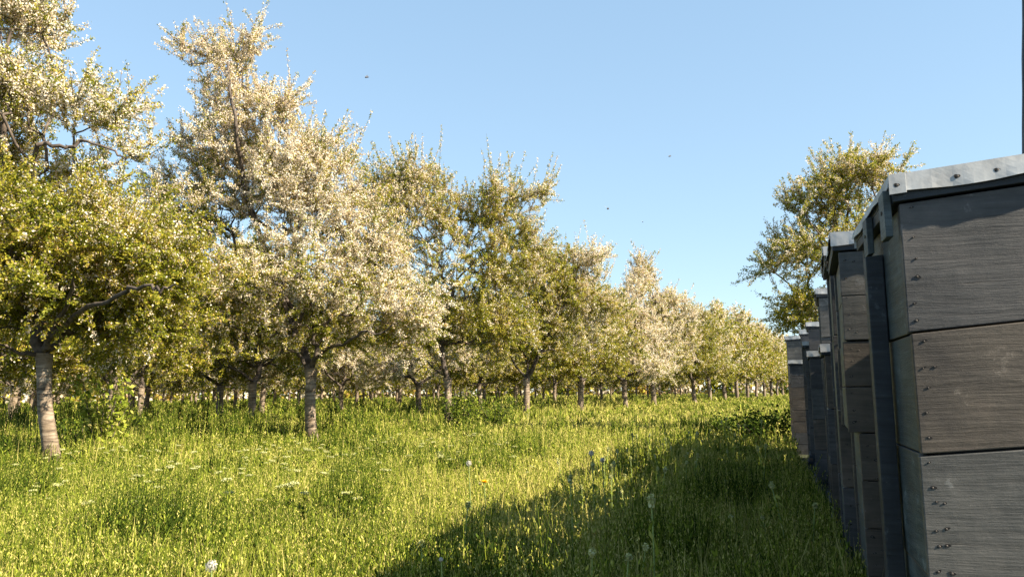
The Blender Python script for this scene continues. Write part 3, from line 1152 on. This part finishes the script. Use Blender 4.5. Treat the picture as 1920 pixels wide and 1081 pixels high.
# white umbel flowers
def umbel_mesh(seed):
    rs = np.random.RandomState(seed)
    hh = .27
    Vs, Fs = tube_segments(np.array([[0, 0, 0], [0, 0, hh * .82]]), np.array([[0, 0, hh * .82], [0, 0, hh * .84]]), np.array([.003, .003]), np.array([.0025, .002]), K=5)
    n = 12
    th = np.arange(n) * 2 * PI / n + rs.rand(n) * .3
    rr = .026 * np.sqrt(rs.uniform(.1, 1, n))
    E = np.stack([rr * np.cos(th), rr * np.sin(th), hh + rs.uniform(-.006, .006, n)], 1)
    S = np.tile([[0, 0, hh * .83]], (n, 1))
    Vr, Fr = tube_segments(S, E, np.full(n, .0012), np.full(n, .0008), K=3)
    stem_v = np.concatenate([Vs, Vr])
    stem_f = np.concatenate([Fs, Fr + len(Vs)])
    m = 9
    c = np.repeat(E, m, 0) + rs.normal(size=(n * m, 3)) * np.array([.008, .008, .002])
    V, F = diamonds(rs, c, .009, .008)
    me1 = np_mesh('stem', stem_v, [stem_f], M_GRASS, tints=np.full(len(stem_f), .45))
    # a few feathery leaves on the stem
    cl = np.stack([rs.normal(size=40) * .03, rs.normal(size=40) * .03, rs.uniform(.04, .2, 40)], 1)
    Vl, Fl = diamonds(rs, cl, .04, .014)
    me3 = np_mesh('leaves', Vl, [Fl], M_GRASS, tints=rs.uniform(.2, .6, 40))
    me2 = np_mesh('flower_head', V, [F], M_UMBEL, tints=rs.uniform(.2, 1, len(F)))
    return me1, me3, me2


UM = [umbel_mesh(s) for s in (1, 2, 3)]
rdU = random.Random(9)
cntU = 0
while cntU < 170:
    px = rdU.uniform(-20, 1000)
    zz = 4.0 * (11.5 / 4.0) ** (rdU.random() ** .6)
    py = 733 + FPX * .6 / zz
    b = P(px, py, zz)
    if b.x < row_x(zz) + .2 or px > 950 - rdU.random() * 350 and zz < 6:
        continue
    root = empty('wildflower', (b.x, b.y, float(gh(b.x, b.y))))
    root.rotation_euler = (rdU.uniform(-.12, .12), rdU.uniform(-.12, .12), rdU.uniform(0, 6))
    s = rdU.uniform(.6, 1.0)
    root.scale = (s * rdU.uniform(.8, 1.1), s, s)
    tag(root, 'small creamy flat-topped wildflower on a thin stem among the sunlit grass', 'flower', 'creamy wildflowers scattered in the meadow')
    for nm, me in zip(('stem', 'leaves', 'flower_head'), rdU.choice(UM)):
        link(nm, me, root)
    cntU += 1


# pale topped stalks standing up out of the hive shade
def stalk_mesh(seed):
    rs = np.random.RandomState(seed)
    hh = .42
    z_ = np.linspace(0, hh, 6)
    bx = .02 * (z_ / hh) ** 2 * rs.choice([-1, 1])
    pts = np.stack([bx, bx * .4, z_], 1)
    V, F = tube_segments(pts[:-1], pts[1:], np.full(5, .0028), np.full(5, .0024), K=5)
    st = np_mesh('stem', V, [F], M_STEM)
    n = 34
    t = rs.uniform(.15, .85, n)
    c = np.stack([np.interp(t * hh, z_, bx) + rs.normal(size=n) * .010, rs.normal(size=n) * .010, t * hh], 1)
    V, F = diamonds(rs, c, .038, .011, up_bias=1.4)
    lv = np_mesh('leaves', V, [F], M_GRASS, tints=rs.uniform(.5, .85, n))
    n = 60
    a = rand_unit(rs, n) * np.array([.010, .010, .022]) * rs.uniform(.6, 1, n)[:, None]
    c = pts[-1] + a
    V, F = diamonds(rs, c, .016, .010, up_bias=.8)
    bd = np_mesh('bud_head', V, [F], M_UMBEL, tints=rs.uniform(.2, .9, n))
    return st, lv, bd


ST = [stalk_mesh(s) for s in (5, 6, 7, 8)]
k_ = 0
while k_ < 60:
    zz = 2.5 * (11.0 / 2.5) ** rdU.random()
    xx = .80 + .31 * (zz - 1.78) - .05 - 1.5 * rdU.random() ** .8
    root = empty('weed_stalk', (xx, zz, float(gh(xx, zz))))
    root.rotation_euler = (rdU.uniform(-.15, .15), rdU.uniform(-.15, .15), rdU.uniform(0, 6))
    root.scale = (rdU.uniform(.7, 1.1),) * 2 + (rdU.uniform(.5, 1.02),)
    tag(root, 'pale-tipped weed stalk standing out of the dark grass in the hive shade', 'weed', 'pale-tipped stalks in the hive shade')
    for nm, me in zip(('stem', 'leaves', 'bud_head'), rdU.choice(ST)):
        link(nm, me, root)
    k_ += 1


# dandelions
M_PUFF = leaf_mat('seed_fluff', [(0, (.50, .47, .40)), (1, (.74, .72, .66))], trans=.45, rough=.9)
M_YEL = leaf_mat('dandelion_yellow', [(0, (.75, .42, .01)), (1, (.85, .62, .02))], trans=.15)


def dandelion(px, py, depth, label, yellow=False, r=.022):
    rs = np.random.RandomState(int(px))
    p = P(px, py, depth)
    gz = float(gh(p.x, p.y))
    root = empty('dandelion', (p.x, p.y, gz))
    hh = p.z - gz
    tag(root, label, 'flower')
    V, F = tube_segments(np.array([[.02, 0, -.01], [.008, 0, hh * .5]]), np.array([[.008, 0, hh * .5], [0, 0, hh]]), np.array([.003, .0026]), np.array([.0026, .0024]), K=6)
    link('stem', np_mesh('stem', V, [F], M_STEM, smooth=True), root)
    top = np.array([0, 0, hh])
    if yellow:
        n = 150
        th = rs.rand(n) * 2 * PI
        el = rs.rand(n) ** .5
        a = np.stack([np.cos(th) * (1 - .7 * (1 - el)), np.sin(th) * (1 - .7 * (1 - el)), .25 + (1 - el) * .9], 1)
        a /= np.linalg.norm(a, axis=1, keepdims=True)
        bb = np.cross(a, rand_unit(rs, n))
        bb /= np.linalg.norm(bb, axis=1, keepdims=True)
        L = .017 * rs.uniform(.7, 1.15, n)[:, None]
        V = np.stack([top + 0 * a, top + a * L * .7 + bb * .0022, top + a * L, top + a * L * .7 - bb * .0022], 1).reshape(-1, 3)
        link('petals', np_mesh('petals', V, [np.arange(4 * n).reshape(n, 4)], M_YEL, tints=rs.rand(n)), root)
    else:
        n = 230
        a = rand_unit(rs, n)
        bb = np.cross(a, rand_unit(rs, n))
        bb /= np.linalg.norm(bb, axis=1, keepdims=True)
        cc = np.cross(a, bb)
        r *= .8
        c = top + a * r * rs.uniform(.45, 1.08, n)[:, None]
        w_ = .0028
        V = np.stack([c - bb * w_, c + cc * w_, c + bb * w_, c - cc * w_], 1).reshape(-1, 3)
        link('seed_head', np_mesh('seed_head', V, [np.arange(4 * n).reshape(n, 4)], M_PUFF, tints=rs.rand(n)), root)
        V, F = tube_segments(np.array([[0, 0, hh - .004]]), np.array([[0, 0, hh + .006]]), np.array([.004]), np.array([.003]), K=8)
        link('core', np_mesh('core', V, [F], M_STEM), root)


dandelion(1109, 849, 4.4, 'round white dandelion clock above the grass where the hives shade begins')
dandelion(1129, 862, 4.3, 'thinner half-blown dandelion clock beside the rounder white one', r=.017)
dandelion(879, 868, 4.5, 'white dandelion clock standing alone in the middle of the sunlit meadow', r=.020)
dandelion(396, 1060, 2.45, 'large greyish dandelion clock low in the near grass', r=.024)
dandelion(908, 904, 4.2, 'yellow dandelion bloom in the sunlit grass', yellow=True)
dandelion(827, 1048, 2.5, 'small pale bud-like dandelion clock on a stem at the edge of the near shade', r=.008)

# ------------------------------------------------------------------ bushes and saplings
def bush(px, depth, label, h=.7, r=.4, n=1400, tint=.55, seed=0, name='bush', leaf=.05):
    rs = np.random.RandomState(seed + 200)
    p = P(px, 780, depth)
    root = empty(name, (p.x, p.y, float(gh(p.x, p.y))))
    tag(root, label, 'bush' if name == 'bush' else 'plant')
    m = 16
    th = rs.rand(m) * 2 * PI
    E = np.stack([np.cos(th) * r * rs.uniform(.3, 1, m), np.sin(th) * r * rs.uniform(.3, 1, m), h * rs.uniform(.6, 1.05, m)], 1)
    Vs, Fs = tube_segments(np.zeros((m, 3)), E, np.full(m, .007), np.full(m, .003), K=5)
    link('stems', np_mesh('stems', Vs, [Fs], M_BRANCH), root)
    i = rs.randint(0, m, n)
    t = rs.uniform(.25, 1.05, n)
    c = E[i] * t[:, None] + rs.normal(size=(n, 3)) * r * .16
    c[:, 2] = np.abs(c[:, 2])
    V, F = diamonds(rs, c, leaf, leaf * .6, up_bias=.3)
    link('foliage', np_mesh('foliage', V, [F], M_GRASS, tints=np.clip(tint + rs.normal(size=n) * .15, 0, 1)), root)


bush(190, 9.6, 'bright yellow green leafy sapling growing right of the nearest tree trunk', h=.95, r=.38, n=900, tint=.66, seed=1, name='sapling', leaf=.07)
bush(150, 10.2, 'low dark leafy bush at the foot of the yellow green sapling', h=.5, r=.5, n=1300, tint=.3, seed=2)
bush(868, 16.2, 'leafy green bush right beside the third front tree trunk', h=.75, r=.5, n=1500, tint=.42, seed=3)
bush(925, 17.5, 'smaller round bush a step further from the third front tree trunk', h=.6, r=.6, n=1400, tint=.38, seed=4)
bush(1425, 11.0, 'dark shaded weed bush before the farthest beehives', h=.38, r=.5, n=1800, tint=.25, seed=5)
bush(1375, 12.5, 'low dark weed bush at the far tip of the hive shade', h=.30, r=.55, n=1600, tint=.25, seed=6)


# ------------------------------------------------------------------ bees
M_BEE = plain('bee_body', (.05, .03, .015), .6)
M_WING = leaf_mat('bee_wing', [(0, (.35, .33, .30)), (1, (.5, .48, .45))], trans=.5)


def bee_meshes():
    V, F = [], []
    prof = [(-.0075, .0006), (-.006, .002), (-.003, .0026), (-.0005, .0017), (.001, .0024), (.0035, .0023), (.0045, .0012), (.0055, .0017), (.007, .001), (.0075, .0003)]
    K = 10
    for x, r in prof:
        for k in range(K):
            a = 2 * PI * k / K
            V.append((x, r * math.cos(a), r * math.sin(a)))
    for i in range(len(prof) - 1):
        for k in range(K):
            a, b = i * K + k, i * K + (k + 1) % K
            F.append((a, b, b + K, a + K))
    body = np_mesh('body', np.array(V), [np.array(F)], M_BEE, smooth=True)
    wv, wf = [], []
    for s in (1, -1):
        for (bx, l, wd, back) in ((.002, .010, .0032, -.002), (.0005, .007, .0025, -.005)):
            b = len(wv)
            for t, u in ((0, 0), (.5, 1), (1, .6), (1, -.2), (.5, -.6)):
                wv.append((bx + back * t + u * wd * .5, s * (.002 + l * t), .0022 + .004 * t))
            wf.append([b, b + 1, b + 2, b + 3, b + 4])
    wings = np_mesh('wings', np.array(wv), [np.array(wf)], M_WING, tints=np.full(len(wf), .5))
    return body, wings


BEE = bee_meshes()
for px, py, dd, rz, sc_, lb in ((688, 145, 2.9, .4, 1.1, 'tiny dark bee high in the open sky above the second tree'),
                                (1140, 391, 2.8, 1.2, 1.3, 'dark bee flying with spread wings in the middle of the open sky'),
                                (1256, 293, 3.9, .2, 1.0, 'tiny distant bee in the sky, the one nearer the lone tree'),
                                (900, 907, 4.1, .1, 1.2, 'dark bee hovering by the yellow dandelion'),
                                (1205, 416, 5.5, 2.0, 1.0, 'barely visible bee low in the open sky')):
    root = empty('bee', P(px, py, dd))
    root.rotation_euler = (.2, -.25, rz)
    root.scale = (sc_,) * 3
    tag(root, lb, 'bee')
    link('body', BEE[0], root)
    link('wings', BEE[1], root)
